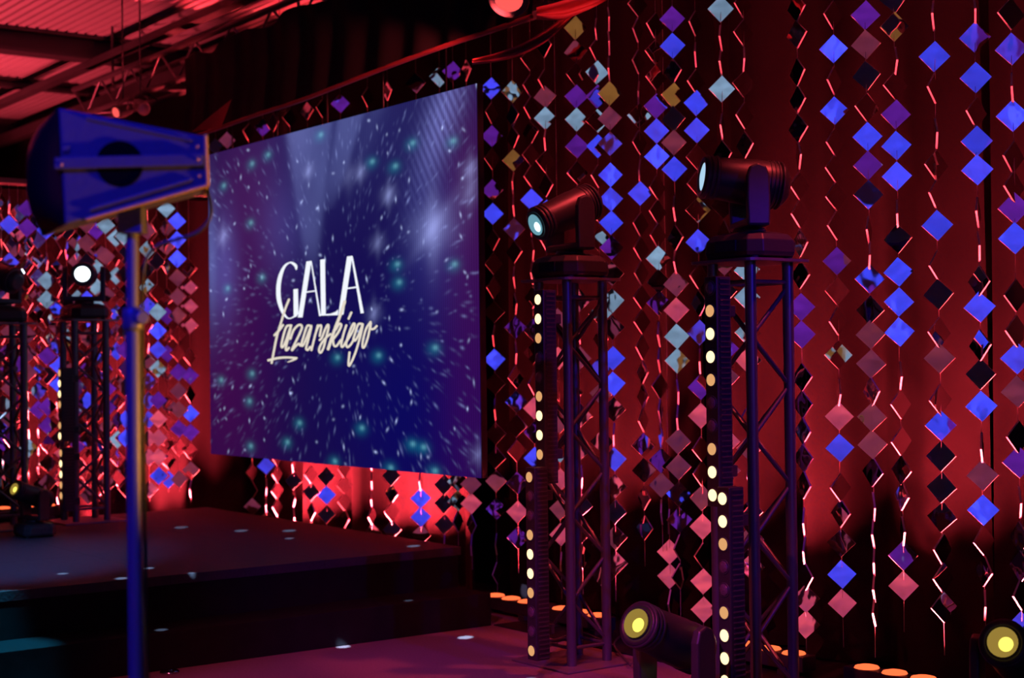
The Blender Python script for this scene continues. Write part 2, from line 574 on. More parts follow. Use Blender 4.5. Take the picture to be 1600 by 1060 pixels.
def screen_picture(nu, nv):
    rs = np.random.RandomState(11)
    U, V = np.meshgrid((np.arange(nu) + 0.5) / nu, (np.arange(nv) + 0.5) / nv)
    A = SW / SH
    X, Y = U * A, V
    cu, cv = to_uv(535, 480)
    cx, cy = cu * A, cv
    img = np.zeros((nv, nu, 3))

    def g(x, y, sx, sy, ang=0):
        c, s = math.cos(ang), math.sin(ang)
        dx, dy = X - x, Y - y
        return np.exp(-0.5 * (((dx * c + dy * s) / sx) ** 2 + ((-dx * s + dy * c) / sy) ** 2))

    def px(x, y):
        u, v = to_uv(x, y)
        return u * A, v
    # ground tones: deep blue with wine-purple flanks
    img += np.array([0.010, 0.003, 0.062])
    x0, y0 = px(520, 430)
    img += g(x0, y0, .7, .4)[..., None] * np.array([0.0, 0.002, 0.022])
    x0, y0 = px(650, 660)
    img += g(x0, y0, .30, .25)[..., None] * np.array([-0.006, -0.001, 0.045])
    for (a, b, sx, sy, k) in ((350, 600, .22, .35, .05), (400, 350, .16, .25, .038), (735, 560, .10, .40, .035), (735, 280, .1, .2, .035), (360, 270, .2, .15, .02)):
        x0, y0 = px(a, b)
        img += g(x0, y0, sx, sy)[..., None] * np.array([k * .8, 0.0, k * 0.12])
    # pale shaft of light falling from the top
    def shaft(xt0, xt1, yt, xb, yb, amp, soft):
        (a0, b0), (a1, _), (a2, b2) = px(xt0, yt), px(xt1, yt), px(xb, yb)
        s = np.clip((Y - b0) / (b2 - b0), 0, 1)
        mid = (a0 + a1) / 2 * (1 - s) + a2 * s
        half = (a1 - a0) / 2 * (1 - s) + 0.03 * s
        e = 1 / (1 + np.exp((np.abs(X - mid) - half) / soft))
        return e * amp * (1 - s) ** 0.55 * (Y < b2)
    nz = 0
    for k in range(14):
        f = rs.uniform(3, 26, 2)
        nz = nz + np.sin(X * f[0] + rs.uniform(0, 6)) * np.sin(Y * f[1] + rs.uniform(0, 6)) / 14 ** .5
    sh = shaft(447, 520, 205, 487, 425, 1.0, .009) + shaft(528, 572, 180, 512, 330, .8, .008) + shaft(575, 600, 170, 560, 260, .3, .02)
    sh *= (0.85 + 0.25 * nz)
    img += sh[..., None] * np.array([0.105, 0.13, 0.30])
    x0, y0 = px(690, 180)
    img += (g(x0, y0, .05, .13, .55) * (1 + 0.4 * np.sin((X * .83 - Y * .55) * 260)))[..., None] * np.array([.10, .115, .30])
    x0, y0 = px(350, 420)
    img += g(x0, y0, .07, .12)[..., None] * np.array([.05, .06, .22])
    x0, y0 = px(330, 400)
    img += g(x0, y0, .03, .14)[..., None] * np.array([.06, .09, .22])
    x0, y0 = px(530, 200)
    img += g(x0, y0, .5, .16)[..., None] * np.array([.012, .016, .06])
    x0, y0 = px(440, 360)
    img += g(x0, y0, .11, .10, .4)[..., None] * np.array([.025, .03, .11])
    # soft starbursts
    for (a, b, s, k) in ((676, 357, .05, .55), (607, 305, .02, .4), (349, 370, .025, .35), (563, 270, .018, .35), (482, 268, .018, .35), (584, 490, .02, .3), (735, 265, .022, .3), (545, 275, .03, .12), (590, 380, .02, .25), (733, 300, .03, .2), (747, 710, .02, .2)):
        x0, y0 = px(a, b)
        v = g(x0, y0, s * 1.3, s * .75) * .5 + g(x0, y0, s * .45, s * 1.3) * .4 + g(x0, y0, s * 1.4, s * .28, -.6) * .3
        img += (v * k)[..., None] * np.array([.45, .52, 1.0])
    x0, y0 = px(676, 370)
    img += g(x0, y0, .10, .13)[..., None] * np.array([.015, .018, .09])

    # radial streaks, drawn in small windows
    def splat(x, y, sx, sy, ang, col):
        r = 3.2 * max(sx, sy)
        i0, i1 = int((x - r) / A * nu), int((x + r) / A * nu) + 2
        j0, j1 = int((y - r) * nv), int((y + r) * nv) + 2
        i0, j0 = max(i0, 0), max(j0, 0)
        i1, j1 = min(i1, nu), min(j1, nv)
        if i0 >= i1 or j0 >= j1:
            return
        dx, dy = X[j0:j1, i0:i1] - x, Y[j0:j1, i0:i1] - y
        c, s = math.cos(ang), math.sin(ang)
        e = np.exp(-0.5 * (((dx * c + dy * s) / sx) ** 2 + ((-dx * s + dy * c) / sy) ** 2))
        img[j0:j1, i0:i1] += e[..., None] * np.array(col)
    for k in range(1150):
        x, y = rs.uniform(0, A), rs.uniform(0, 1)
        d = math.hypot(x - cx, y - cy)
        if d < 0.1 and rs.rand() < .5:
            continue
        if d < .28 and y > cy and rs.rand() < .35:
            continue
        ang = math.atan2(y - cy, x - cx) + rs.normal(0, .12)
        L = (0.003 + 0.009 * d) * rs.uniform(.4, 1.4)
        amp = rs.beta(1.0, 4.6) * .56
        splat(x, y, L, 0.0018 + 0.0012 * rs.rand(), ang, (0.34 * amp, 0.42 * amp, 0.85 * amp))
    for k in range(120):
        x, y = rs.uniform(0, A), rs.uniform(0, 1)
        amp = rs.uniform(.35, 1.0)
        splat(x, y, .0025, .003 * rs.uniform(1, 2), rs.uniform(0, 3), (.5 * amp, .6 * amp, .95 * amp))
    for (a, b) in ((706, 223), (643, 226), (616, 262), (708, 415), (622, 443), (619, 415), (580, 255), (500, 213), (418, 244), (393, 258), (349, 292), (409, 435), (355, 452), (391, 350), (678, 545), (590, 557), (526, 560), (393, 585), (345, 595), (389, 628), (448, 692), (391, 698), (522, 722), (564, 670), (643, 695), (609, 732), (678, 737), (660, 700), (467, 662)):
        x0, y0 = px(a, b)
        splat(x0, y0, .022, .012, 0, (0.0, .085, .10))
        splat(x0 + .006, y0 - .003, .009, .005, 0, (.08, .22, .22))
    # thin fine drizzle lines near the centre top
    img *= (0.88 + 0.12 * np.sign(np.sin(U * nu * math.pi * .5)))[..., None]
    return np.clip(img, 0, 1.2)


NU, NV = 620, 430
pic = screen_picture(NU, NV)
xs = np.linspace(sx0, sx1, NU) - screen.location.x
zs = np.linspace(sz1, sz0, NV) - screen.location.z
gx, gz = np.meshgrid(xs, zs)
co = np.stack([gx, np.full_like(gx, 0.0), gz], -1).reshape(-1, 3).astype(np.float32)
idx = np.arange(NU * NV).reshape(NV, NU)
quads = np.stack([idx[:-1, :-1], idx[1:, :-1], idx[1:, 1:], idx[:-1, 1:]], -1).reshape(-1, 4)
me = bpy.data.meshes.new('display')
me.vertices.add(len(co))
me.vertices.foreach_set('co', co.ravel())
me.loops.add(quads.size)
me.loops.foreach_set('vertex_index', quads.ravel().astype(np.int32))
me.polygons.add(len(quads))
me.polygons.foreach_set('loop_start', np.arange(0, quads.size, 4, dtype=np.int32))
me.update(calc_edges=True)
at = me.color_attributes.new('picture', 'FLOAT_COLOR', 'POINT')
rgba = np.ones((NU * NV, 4), np.float32)
rgba[:, :3] = pic.reshape(-1, 3)
at.data.foreach_set('color', rgba.ravel())
mt = bpy.data.materials.new('screen_picture')
mt.use_nodes = True
nt = mt.node_tree
nt.nodes.remove(nt.nodes['Principled BSDF'])
e = nt.nodes.new('ShaderNodeEmission')
ca = nt.nodes.new('ShaderNodeVertexColor')
ca.layer_name = 'picture'
nt.links.new(ca.outputs['Color'], e.inputs[0])
nt.links.new(e.outputs[0], nt.nodes['Material Output'].inputs[0])
try:
    mt.cycles.emission_sampling = 'NONE'
except Exception:
    pass
me.materials.append(mt)
disp = link('display', me, screen)
disp['label'] = 'deep blue picture of radial star streaks'

M_TITLE = emis('title_white', (0.86, 0.9, 1.0), 1.05)
M_SCRIPT = emis('script_cream', (0.92, 0.83, 0.70), 0.85)
for k in (M_TITLE, M_SCRIPT):
    try:
        k.cycles.emission_sampling = 'NONE'
    except Exception:
        pass


def lp(c):          # lettering coordinates -> local point on the screen face
    return on_y(410 + c[0] / 5.579, 390 + c[1] / 5.579, YS)


def letter(name, strokes, material, yoff, polys=()):
    """flat lettering: ribbons with round ends, as printed on the display"""
    bm = bmesh.new()

    def P(x, y):
        p = lp((x, y))
        p.y = YS - yoff
        return bm.verts.new(p)
    for st in strokes:
        pts, ws = [], []
        raw = [Vector((s[0], s[1], s[2])) for s in st]
        path = smooth_path(raw, 6) if len(raw) > 2 else raw
        L, R = [], []
        for i, p in enumerate(path):
            d = path[min(i + 1, len(path) - 1)] - path[max(i - 1, 0)]
            d = Vector((d.x, d.y)).normalized()
            nrm = Vector((-d.y, d.x)) * (p.z / 2)
            L.append(P(p.x + nrm.x, p.y + nrm.y))
            R.append(P(p.x - nrm.x, p.y - nrm.y))
        for i in range(len(path) - 1):
            bm.faces.new((L[i], L[i + 1], R[i + 1], R[i]))
        if st[0][2] < 30:
            for q, sgn in ((path[0], -1), (path[-1], 1)):
                c = [P(q.x + q.z / 2 * math.cos(a * math.pi / 5), q.y + q.z / 2 * math.sin(a * math.pi / 5)) for a in range(10)]
                bm.faces.new(c)
    for pl in polys:
        bm.faces.new([P(*c) for c in pl])
    o = obj(name, bm, material)
    P0(o, screen)
    return o


letter('title_letter_g', [[(298, 172, 14), (294, 145, 26), (270, 122, 22), (238, 116, 12), (195, 150, 22), (160, 230, 34), (143, 330, 38), (148, 440, 38), (178, 540, 28), (212, 590, 16), (240, 602, 10), (275, 588, 12), (296, 570, 24)],
                          ], M_TITLE, 0.003, [[(274, 348), (313, 343), (318, 560), (296, 590), (276, 580)]])
letter('title_letter_a', [[(428, 105, 10), (505, 575, 16)], [(385, 372, 11), (462, 362, 11)]], M_TITLE, 0.003, [[(387, 105), (431, 99), (353, 592), (313, 593)]])
letter('title_letter_l', [], M_TITLE, 0.004, [[(508, 90), (550, 84), (557, 560), (516, 578)], [(493, 578), (516, 568), (556, 563), (600, 560), (640, 545), (665, 525), (662, 573)]])
letter('title_letter_a', [[(735, 341, 13), (832, 328, 13)]], M_TITLE, 0.003, [[(741, 62), (788, 55), (710, 568), (664, 575)], [(776, 60), (790, 57), (888, 554), (860, 558)]])
W_ = 19
def sw(pts, w=W_):
    return [(x, y, w) for x, y in pts]
letter('script_letter_l', [sw([(238, 437), (205, 520), (168, 640), (130, 770), (87, 990)]), sw([(112, 748), (150, 708), (186, 660)], 20),
                           [(58, 967, 20), (140, 948, 20), (220, 942, 18), (303, 948, 20)], [(300, 952, 18), (262, 970, 14), (228, 982, 8)]], M_SCRIPT, 0.006)
letter('script_letter_a', [sw([(258, 662), (218, 672), (190, 750), (172, 838), (186, 850), (214, 790), (240, 712), (257, 660), (238, 750), (212, 850), (216, 880), (238, 858)])], M_SCRIPT, 0.006)
letter('script_letter_z', [sw([(250, 780), (278, 705), (318, 662), (346, 662), (348, 695), (312, 775), (262, 878), (292, 848), (322, 822), (336, 838)])], M_SCRIPT, 0.006)
letter('script_letter_a', [sw([(432, 668), (398, 668), (370, 745), (346, 830), (364, 832), (398, 755), (434, 665), (412, 765), (388, 858), (402, 876), (424, 850)])], M_SCRIPT, 0.006)
letter('script_letter_r', [sw([(490, 662), (462, 765), (434, 878)]), sw([(474, 720), (496, 672), (520, 668), (506, 755)])], M_SCRIPT, 0.006)
letter('script_letter_s', [sw([(506, 790), (525, 770), (552, 700), (578, 656), (582, 690), (560, 775), (540, 855), (515, 900), (500, 880), (515, 832), (555, 775), (600, 738)])], M_SCRIPT, 0.006)
letter('script_letter_k', [sw([(724, 455), (690, 560), (640, 690), (602, 800), (580, 868)], 26), sw([(622, 785), (668, 722), (694, 662), (676, 650), (645, 700)], 20), sw([(622, 780), (628, 832), (652, 842), (690, 790)])], M_SCRIPT, 0.006)
letter('script_letter_i', [sw([(738, 662), (712, 745), (694, 832), (708, 848), (738, 800)]), sw([(782, 550), (758, 604)])], M_SCRIPT, 0.006)
letter('script_letter_e', [sw([(742, 800), (785, 730), (812, 665), (800, 648), (768, 715), (738, 815), (748, 852), (778, 828), (806, 780)])], M_SCRIPT, 0.006)
letter('script_letter_g', [sw([(878, 650), (842, 655), (814, 735), (800, 785), (818, 792), (850, 735), (882, 650), (858, 765), (812, 915), (766, 1012), (758, 985), (766, 898)])], M_SCRIPT, 0.006)
letter('script_letter_o', [sw([(950, 632), (912, 690), (884, 790), (880, 850), (898, 846), (928, 760), (952, 640), (950, 690), (978, 692), (1003, 668)])], M_SCRIPT, 0.006)

# ------------------------------------------------------------------ truss towers
GT = 'square truss towers with moving heads'


def tower(name, x, y, z0, z1, label, a=0.235, base=0.48, plate=0.40, segs=8, group=GT):
    t = empty(name, (x, y, z0), label, 'truss', group)
    H = z1 - z0
    r = 0.025
    h = a / 2
    cs = [(-h, -h), (h, -h), (h, h), (-h, h)]
    for c in cs:
        rod('leg', (c[0], c[1], 0.012), (c[0], c[1], H - 0.012), r, M_ALU, t, 14)
    box('base_plate', (-base / 2, -base / 2, 0), (base / 2, base / 2, 0.012), M_STEEL, t, bevel=0.004)
    bm = bmesh.new()
    k = plate / 2
    cr = 0.05
    ring = []
    for sx, sy, a0 in ((1, 1, 0), (-1, 1, 90), (-1, -1, 180), (1, -1, 270)):
        for q in range(5):
            an = math.radians(a0 + q * 22.5)
            ring.append((sx * (k - cr) + cr * math.cos(an), sy * (k - cr) + cr * math.sin(an)))
    lo = [bm.verts.new((p[0], p[1], H - 0.012)) for p in ring]
    hi = [bm.verts.new((p[0], p[1], H)) for p in ring]
    bm.faces.new(lo[::-1])
    bm.faces.new(hi)
    for i in range(len(ring)):
        j = (i + 1) % len(ring)
        bm.faces.new((lo[i], lo[j], hi[j], hi[i]))
    obj('top_plate', bm, M_STEEL, t)
    for zz in (0.10, H - 0.10):
        for i in range(4):
            p, q = cs[i], cs[(i + 1) % 4]
            rod('crossbar', (*p, zz), (*q, zz), 0.010, M_ALU, t, 8)
    z = np.linspace(0.12, H - 0.12, segs + 1)
    for i in range(4):
        p, q = cs[i], cs[(i + 1) % 4]
        for s in range(segs):
            A, B = (p, q) if (s + i) % 2 == 0 else (q, p)
            rod('brace', (*A, z[s]), (*B, z[s + 1]), 0.010, M_ALU, t, 8)
    return t


pT1 = at_depth(893, 1000, 7.85)
pT2 = at_depth(1181, 1000, 6.72)
A_ = 0.235
T1 = (pT1.x - A_ / 2, pT1.y + A_ / 2)
T2 = (pT2.x - A_ / 2, pT2.y + A_ / 2)
ZT1 = on_y(890, 437, T1[1]).z
ZT2 = on_y(1183, 407, T2[1]).z
tower('truss_tower', T1[0], T1[1], 0, ZT1, 'silver square truss tower standing just right of the screen')
tower('truss_tower', T2[0], T2[1], 0, ZT2, 'nearest and largest square truss tower, right of the yellow floor lamp')
pT3 = at_depth(118, 700, 11.15)
T3 = (pT3.x - A_ / 2, pT3.y + A_ / 2)
ZT3 = on_x(130, 500, T3[0]).z
tower('truss_tower', T3[0], T3[1], SZ, ZT3, 'distant truss tower behind the speaker pole carrying a dazzling white lamp', segs=6)
pT4 = at_depth(-14, 700, 10.7)
T4 = (pT4.x - A_ / 2, pT4.y + A_ / 2)
tower('truss_tower', T4[0], T4[1], SZ, ZT3 - 0.03, 'distant truss tower cut off by the left edge of the photo', segs=6)


# ------------------------------------------------------------------ vertical LED bars
def led_bar(px, ytop, ybot, d, states, label, mirror=False):
    top = at_depth(px, ytop, d)
    bot = at_depth(px, ybot, d)
    x, y = (top.x + bot.x) / 2, (top.y + bot.y) / 2
    z1, z0 = top.z, bot.z
    t = empty('led_bar', (x, y, z0), label, 'stage light', 'vertical LED bars clamped to the truss towers')
    H = z1 - z0
    hw = 0.037
    box('housing', (-hw, 0.0, 0), (hw, 0.085, H), M_BLACK, t, bevel=0.004)
    n = len(states)
    for i, s in enumerate(states):
        zz = H - H * (i + 0.5) / n
        lathe('bezel', (0, -0.004, zz), (0, 1, 0), [(0, 0.031), (0.006, 0.033)], M_GREY, t, 16)
        m_ = {'2': M_BAR_ON, '1': M_BAR_MID, '0': M_BAR_OFF}[s]
        prof = [(-0.012, 0.004), (-0.010, 0.016), (-0.006, 0.023), (-0.0045, 0.026)]
        lathe('led_lens', (0, 0, zz), (0, 1, 0), prof, m_, t, 16)
    nf = int(H / 0.022)
    bm = bmesh.new()
    for i in range(nf):
        zz = H * (i + 0.5) / nf
        add_box(bm, (hw, 0.016, zz - 0.003), (hw + 0.006, 0.078, zz + 0.003))
    tag(obj('cooling_fins', bm, M_GREY, t), kind='stuff')
    for zz in (0.15 * H, 0.85 * H):
        box('clamp', (-0.02, 0.085, zz - 0.025), (0.02, 0.13, zz + 0.025), M_BLACK, t, bevel=0.004)
    # glow of the lit cells
    return t


led_bar(843, 453, 756, 7.72, '2210012211', 'upper LED bar on the truss tower beside the screen, two bright dots on top')
led_bar(829.5, 731, 1032, 7.62, '1001221001', 'lower LED bar on the truss tower beside the screen, reaching its base plate')
led_bar(1112, 432, 792, 6.55, '0122100122', 'upper LED bar on the nearest truss tower, above the doubled dots')
led_bar(1132, 762, 1118, 6.45, '2210012221', 'lower LED bar on the nearest truss tower, running out of the photo bottom')
led_bar(94, 575, 690, 10.95, '1221012', 'small distant LED bar on the left truss tower, upper of two')
led_bar(96, 700, 800, 10.9, '122110', 'small distant LED bar on the left truss tower, just above the stage')


# ------------------------------------------------------------------ moving heads
def moving_head(loc, s, aim, label, lens, lens_ring=None, fat=1.0, group='moving head lamps', base_yaw=0.0, display=False, name='moving_head', radius=0.088):
    """loc: bottom centre of base; s: overall scale; aim: direction of beam"""
    aim = Vector(aim).normalized()
    t = empty(name, loc, label, 'stage light', group)
    hz = Vector((aim.x, aim.y, 0)).normalized()
    side = Vector((-hz.y, hz.x, 0))
    R3 = Matrix((hz, side, UPZ)).transposed().to_4x4()
    bmx = Matrix.Rotation(base_yaw, 4, 'Z')
    # base with waist
    bm = bmesh.new()
    def ring(hx, hy, z):
        c = 0.35 * min(hx, hy)
        pts = [(hx - c, -hy), (hx, -hy + c), (hx, hy - c), (hx - c, hy), (-hx + c, hy), (-hx, hy - c), (-hx, -hy + c), (-hx + c, -hy)]
        return [bm.verts.new(bmx @ (Vector((p[0], p[1], z)) * s)) for p in pts]
    rs = [ring(0.165, 0.135, 0.012), ring(0.172, 0.142, 0.03), ring(0.168, 0.138, 0.08), ring(0.150, 0.118, 0.105), ring(0.10, 0.085, 0.118)]
    for a, b in zip(rs, rs[1:]):
        for k in range(8):
            bm.faces.new((a[k], a[(k + 1) % 8], b[(k + 1) % 8], b[k]))
    bm.faces.new(rs[0][::-1])
    bm.faces.new(rs[-1])
    base = obj('base', bm, M_BLACK, t, bevel=0.004 * s)
    for sx in (-1, 1):
        for sy in (-1, 1):
            c = bmx @ (Vector((0.125 * sx, 0.10 * sy, 0)) * s)
            lathe('foot', c, (0, 0, 1), [(0, 0.018 * s), (0.014 * s, 0.02 * s)], M_RUBBER, t, 10)
    box('control_panel', tuple(Vector((-0.06, -0.146, 0.035)) * s), tuple(Vector((0.06, -0.139, 0.08)) * s), M_GLASS_DARK, base, mtx=bmx)
    lathe('pan_bearing', (0, 0, 0.116 * s), (0, 0, 1), [(0, 0.075 * s), (0.022 * s, 0.065 * s)], M_BLACK, t, 20)
    # yoke: cross piece and two arms
    piv = Vector((0, 0, 0.335 * s))
    aw = (radius + 0.030) * fat * s
    bm = bmesh.new()
    add_box(bm, (-0.048 * s, -aw - 0.032 * s, 0.137 * s), (0.048 * s, aw + 0.032 * s, 0.172 * s), R3)
    obj('yoke_bridge', bm, M_GREY, t, bevel=0.010 * s)
    for sg in (-1, 1):
        bm = bmesh.new()
        a0, a1 = sorted((sg * aw, sg * (aw + 0.034 * s)))
        pr = [(-0.046, 0.14), (0.046, 0.14), (0.050, 0.25), (0.048, 0.345), (0.034, 0.385), (0.0, 0.398), (-0.034, 0.385), (-0.048, 0.345), (-0.050, 0.25)]
        v0 = [bm.verts.new(R3 @ Vector((p[0] * s, a0, p[1] * s))) for p in pr]
        v1 = [bm.verts.new(R3 @ Vector((p[0] * s, a1, p[1] * s))) for p in pr]
        bm.faces.new(v0[::-1])
        bm.faces.new(v1)
        for k in range(len(pr)):
            bm.faces.new((v0[k], v0[(k + 1) % len(pr)], v1[(k + 1) % len(pr)], v1[k]))
        obj('yoke_arm', bm, M_GREY, t, bevel=0.008 * s)
    # head
    R = radius * fat * s
    L0, L1 = -0.17 * s, 0.205 * s
    head = lathe('head', piv, aim, [(L0, R * .55), (L0 + .02 * s, R * .86), (-0.10 * s, R * 1.02), (-0.02 * s, R * 1.03), (0.03 * s, R * 1.0), (0.10 * s, R * .95), (L1 - .02 * s, R * .90), (L1, R * .88), (L1, R * .70), (L1 - .012 * s, R * .66)], M_BLACK, t, 28)
    for q in range(3):
        lathe('front_ring', piv + aim * (L1 - .062 * s + q * .02 * s), aim, [(0, R * .93), (.004 * s, R * .97), (.012 * s, R * .97), (.016 * s, R * .92)], M_GREY, head, 28)
    for q in range(4):
        lathe('cooling_rib', piv + aim * (-0.135 * s + q * .018 * s), aim, [(0, R * .98), (.003 * s, R * 1.06), (.008 * s, R * 1.06), (.011 * s, R * .98)], M_GREY, head, 28)
    if lens_ring:
        off_ = (RT * .15 - UP * .10) * R
        off_ -= aim * off_.dot(aim)
        bm = bmesh.new()
        add_lathe(bm, piv + aim * (L1 - .012 * s), aim, [(0.001 * s, R * .64), (0.012 * s, R * .60)], 24)
        obj('front_glass', bm, M_GLASS_DARK, head)
        bm = bmesh.new()
        add_lathe(bm, piv + aim * (L1 + .001 * s), aim, [(0.0, R * .34), (0.002 * s, R * .46), (0.008 * s, R * .58), (0.004 * s, R * .60)], 24, True, False)
        obj('lens_ring', bm, lens_ring, head, smooth=True)
        lathe('lens', piv + aim * (L1 + .0015 * s) + off_, aim, [(0.0, R * .29), (0.004 * s, R * .26), (0.006 * s, R * .05)], lens, head, 24)
    else:
        lathe('lens', piv + aim * (L1 - .02 * s), aim, [(0.0, R * .66), (0.014 * s, R * .62), (0.022 * s, R * .3), (0.024 * s, R * .02)], lens, head, 24)
    if display:
        x, y_, d_ = frame_of(aim)
        for q in (-1, 1):
            c = piv + aim * (L0 + .012 * s) + side * (-0.055 * s) + UPZ * (0.016 * s * q)
            bm = bmesh.new()
            add_box(bm, (-.008 * s, -.008 * s, -.006 * s), (.008 * s, .008 * s, .006 * s))
            o = obj('status_light', bm, M_PIX, head)
            o.location = c
    return t, Vector(loc) + piv + aim * L1


LFT = -RH
moving_head((T2[0], T2[1], ZT2), 1.06, LFT * .985 - FW * .10 + UPZ * .12, 'moving head pointing left on the nearest truss tower', M_CYAN_LENS, None, 1.1, base_yaw=0.0, display=True)
moving_head((T1[0], T1[1], ZT1), 1.08, LFT * .80 - FW * .48 - UPZ * .36, 'dark moving head with half-lit cyan lens on the tower beside the screen', M_CORE_LENS, M_CYAN_RING, 1.0, base_yaw=0.0)
h3, l3 = moving_head((T3[0], T3[1], ZT3), 1.0, (CAM - Vector((T3[0], T3[1], ZT3 + .33))) + Vector((0, -0.6, 0.2)), 'dazzling white moving head facing the camera behind the speaker pole', M_WHITE_LENS, None, 1.0)
moving_head((T4[0], T4[1], ZT3 - 0.03), 1.0, LFT * .8 + FW * .4 + UPZ * .3, 'moving head on the tower at the left edge of the photo', M_WHITE_LENS, None, 1.0)
# floor lamps, yellow
pf1 = at_depth(1052, 985, 6.35)
f1, lens1 = moving_head((pf1.x, pf1.y, 0.0), 1.22, LFT * .62 - FW * .62 + UPZ * .38, 'yellow-lensed moving head on the floor between the two near towers', M_YEL_CORE, M_YEL_RING, 0.93, group='yellow moving heads on the floor')
pf2 = at_depth(1588, 1040, 6.0)
f2, lens2 = moving_head((pf2.x, pf2.y, 0.0), 1.18, LFT * .45 - FW * .78 + UPZ * .36, 'yellow-lensed moving head on the floor in the bottom right corner', M_YEL_CORE, M_YEL_RING, 0.93, group='yellow moving heads on the floor')
pf3 = at_depth(54, 775, 10.35)
moving_head((pf3.x, pf3.y, SZ), 0.8, LFT * .55 - FW * .7 + UPZ * .35, 'small distant yellow moving head low at the left edge of the stage', M_YEL_CORE, M_YEL_RING, 0.93, group='yellow moving heads on the floor')
# added warm spot out of view on the right, lights speaker trim and pole
spot('warm_side_spot', (-1.5, 4.5, 0.75), (-3.72, 1.55, 1.95), (1.0, 0.38, 0.04), 650, 24, 0.6, 0.05)


# ------------------------------------------------------------------ uplight battens
def batten(cx, cy, z, axis, n, power, label, spread=48, tilt=14, group='red LED battens on the floor'):
    """axis 'x' along the back drape (lights tilt to +Y) or 'y' along the side drape (tilt to -X)"""
    sp = 0.165
    L = n * sp + 0.04
    t = empty('led_batten', (cx, cy, z), label, 'stage light', group)
    rot = Matrix.Identity(4) if axis == 'x' else Matrix.Rotation(math.radians(90), 4, 'Z')
    box('housing', (-L / 2, -0.05, 0.03), (L / 2, 0.05, 0.105), M_BLACK, t, bevel=0.006, mtx=rot)
    for sx in (-1, 1):
        box('foot', (sx * L * .36 - 0.03, -0.07, 0), (sx * L * .36 + 0.03, 0.07, 0.03), M_BLACK, t, mtx=rot)
    for i in range(n):
        c = rot @ Vector((-L / 2 + 0.02 + sp * (i + .5), 0, 0.105))
        lathe('led_lens', c, (0, 0, 1), [(0, 0.060), (0.008, 0.055), (0.013, 0.035), (0.015, 0.004)], M_RED_LENS, t, 16)
    d = bpy.data.lights.new('batten_light', 'AREA')
    d.shape = 'RECTANGLE'
    d.size = L * 0.92
    d.size_y = 0.05
    d.color = (1.0, 0.05, 0.07)
    d.energy = power * n
    d.spread = math.radians(spread)
    o = bpy.data.objects.new('batten_light', d)
    COL.objects.link(o)
    dirv = Vector((0, math.sin(math.radians(tilt)), math.cos(math.radians(tilt))))
    dirv = rot @ dirv
    q = dirv.to_track_quat('-Z', 'X' if axis == 'x' else 'Y')
    zax = -dirv
    xax = rot @ Vector((1, 0, 0))
    yax = zax.cross(xax)
    mm = Matrix((xax, yax, zax)).transposed().to_4x4()
    mm.translation = Vector((cx, cy, z + 0.125))
    o.matrix_world = mm
    return t


YBAT = 5.66


def bx(px):
    return on_y(px, 900, YBAT).x


def bat_px(px0, px1, power, label, **k):
    x0, x1 = bx(px0), bx(px1)
    n = max(3, round((x1 - x0) / 0.165))
    batten((x0 + x1) / 2, YBAT, 0, 'x', n, power, label, **k)


PW = 14.0
bat_px(762, 836, PW * .35, 'red LED batten on the floor between the stage and the first tower')
bat_px(862, 950, PW * 1.0, 'red LED batten glimpsed through the tower beside the screen')
bat_px(1080, 1255, PW * 1.1, 'red LED batten on the floor behind the nearest tower')
bat_px(1325, 1470, PW * 1.2, 'red LED batten glowing at the bottom right of the photo')
bat_px(1500, 1640, PW * 1.0, 'red LED batten cut off by the right edge of the photo')
YBAT = 5.62
bat_px(395, 470, PW * 2.6, 'red LED batten hidden behind the stage under the left of the screen', spread=64, tilt=31)
bat_px(520, 650, PW * 2.6, 'red LED batten hidden behind the stage under the middle of the screen', spread=64, tilt=31)
batten(-11.28, on_x(22, 790, -11.28).y, SZ, 'y', 4, PW * .9, 'red LED batten on the stage below the left side drape')
batten(-11.47, 4.85, 0, 'y', 9, PW * 1.3, 'red LED batten sunk between the stage and the left side drape', spread=44, tilt=9)

# ------------------------------------------------------------------ mirror strands
HALF = 0.0708
TK = 0.0046
bm = bmesh.new()
fr = [bm.verts.new((x * HALF, y * HALF, TK)) for x, y in ((0, -1), (1, 0), (0, 1), (-1, 0))]
bk = [bm.verts.new((x * HALF, y * HALF, -TK)) for x, y in ((0, -1), (1, 0), (0, 1), (-1, 0))]
bm.faces.new(fr)
bm.faces.new(bk[::-1])
for i in range(4):
    f = bm.faces.new((fr[i], bk[i], bk[(i + 1) % 4], fr[(i + 1) % 4]))
    f.material_index = 1
TILE = bpy.data.meshes.new('mirror_tile')
bm.to_mesh(TILE)
bm.free()
TILE.materials.append(M_MIRROR)
TILE.materials.append(M_RIM)

rng = random.Random(21)
ZONES = {   # unseen hall spots each square is turned to reflect for its wanted tint
    'B': lambda: (XR, rng.uniform(-6.4, -3.0), rng.uniform(1.3, 2.4)),
    'b': lambda: (XR, rng.choice((-7.7, -1.9, -7.4, -2.2)) + rng.uniform(-.2, .2), rng.uniform(1.2, 3.0)),
    'P': lambda: (XR, rng.uniform(-1.3, -0.3), rng.uniform(1.4, 2.2)),
    'W': lambda: (XR, rng.uniform(0.9, 1.5), rng.uniform(1.5, 2.1)),
    'O': lambda: (XR, rng.uniform(2.9, 3.5), rng.uniform(1.5, 2.1)),
    'G': lambda: (XR, rng.uniform(2.1, 2.3), rng.uniform(1.6, 2.4)),
    'p': lambda: (rng.uniform(4.0, 5.2), YF, rng.uniform(1.3, 2.2)),
    'M': lambda: (rng.uniform(-0.3, 1.6), YF, rng.uniform(1.2, 2.2)),
    'K': lambda: (rng.uniform(-7.6, -5.6), YF, rng.uniform(2.2, 3.4)),
}


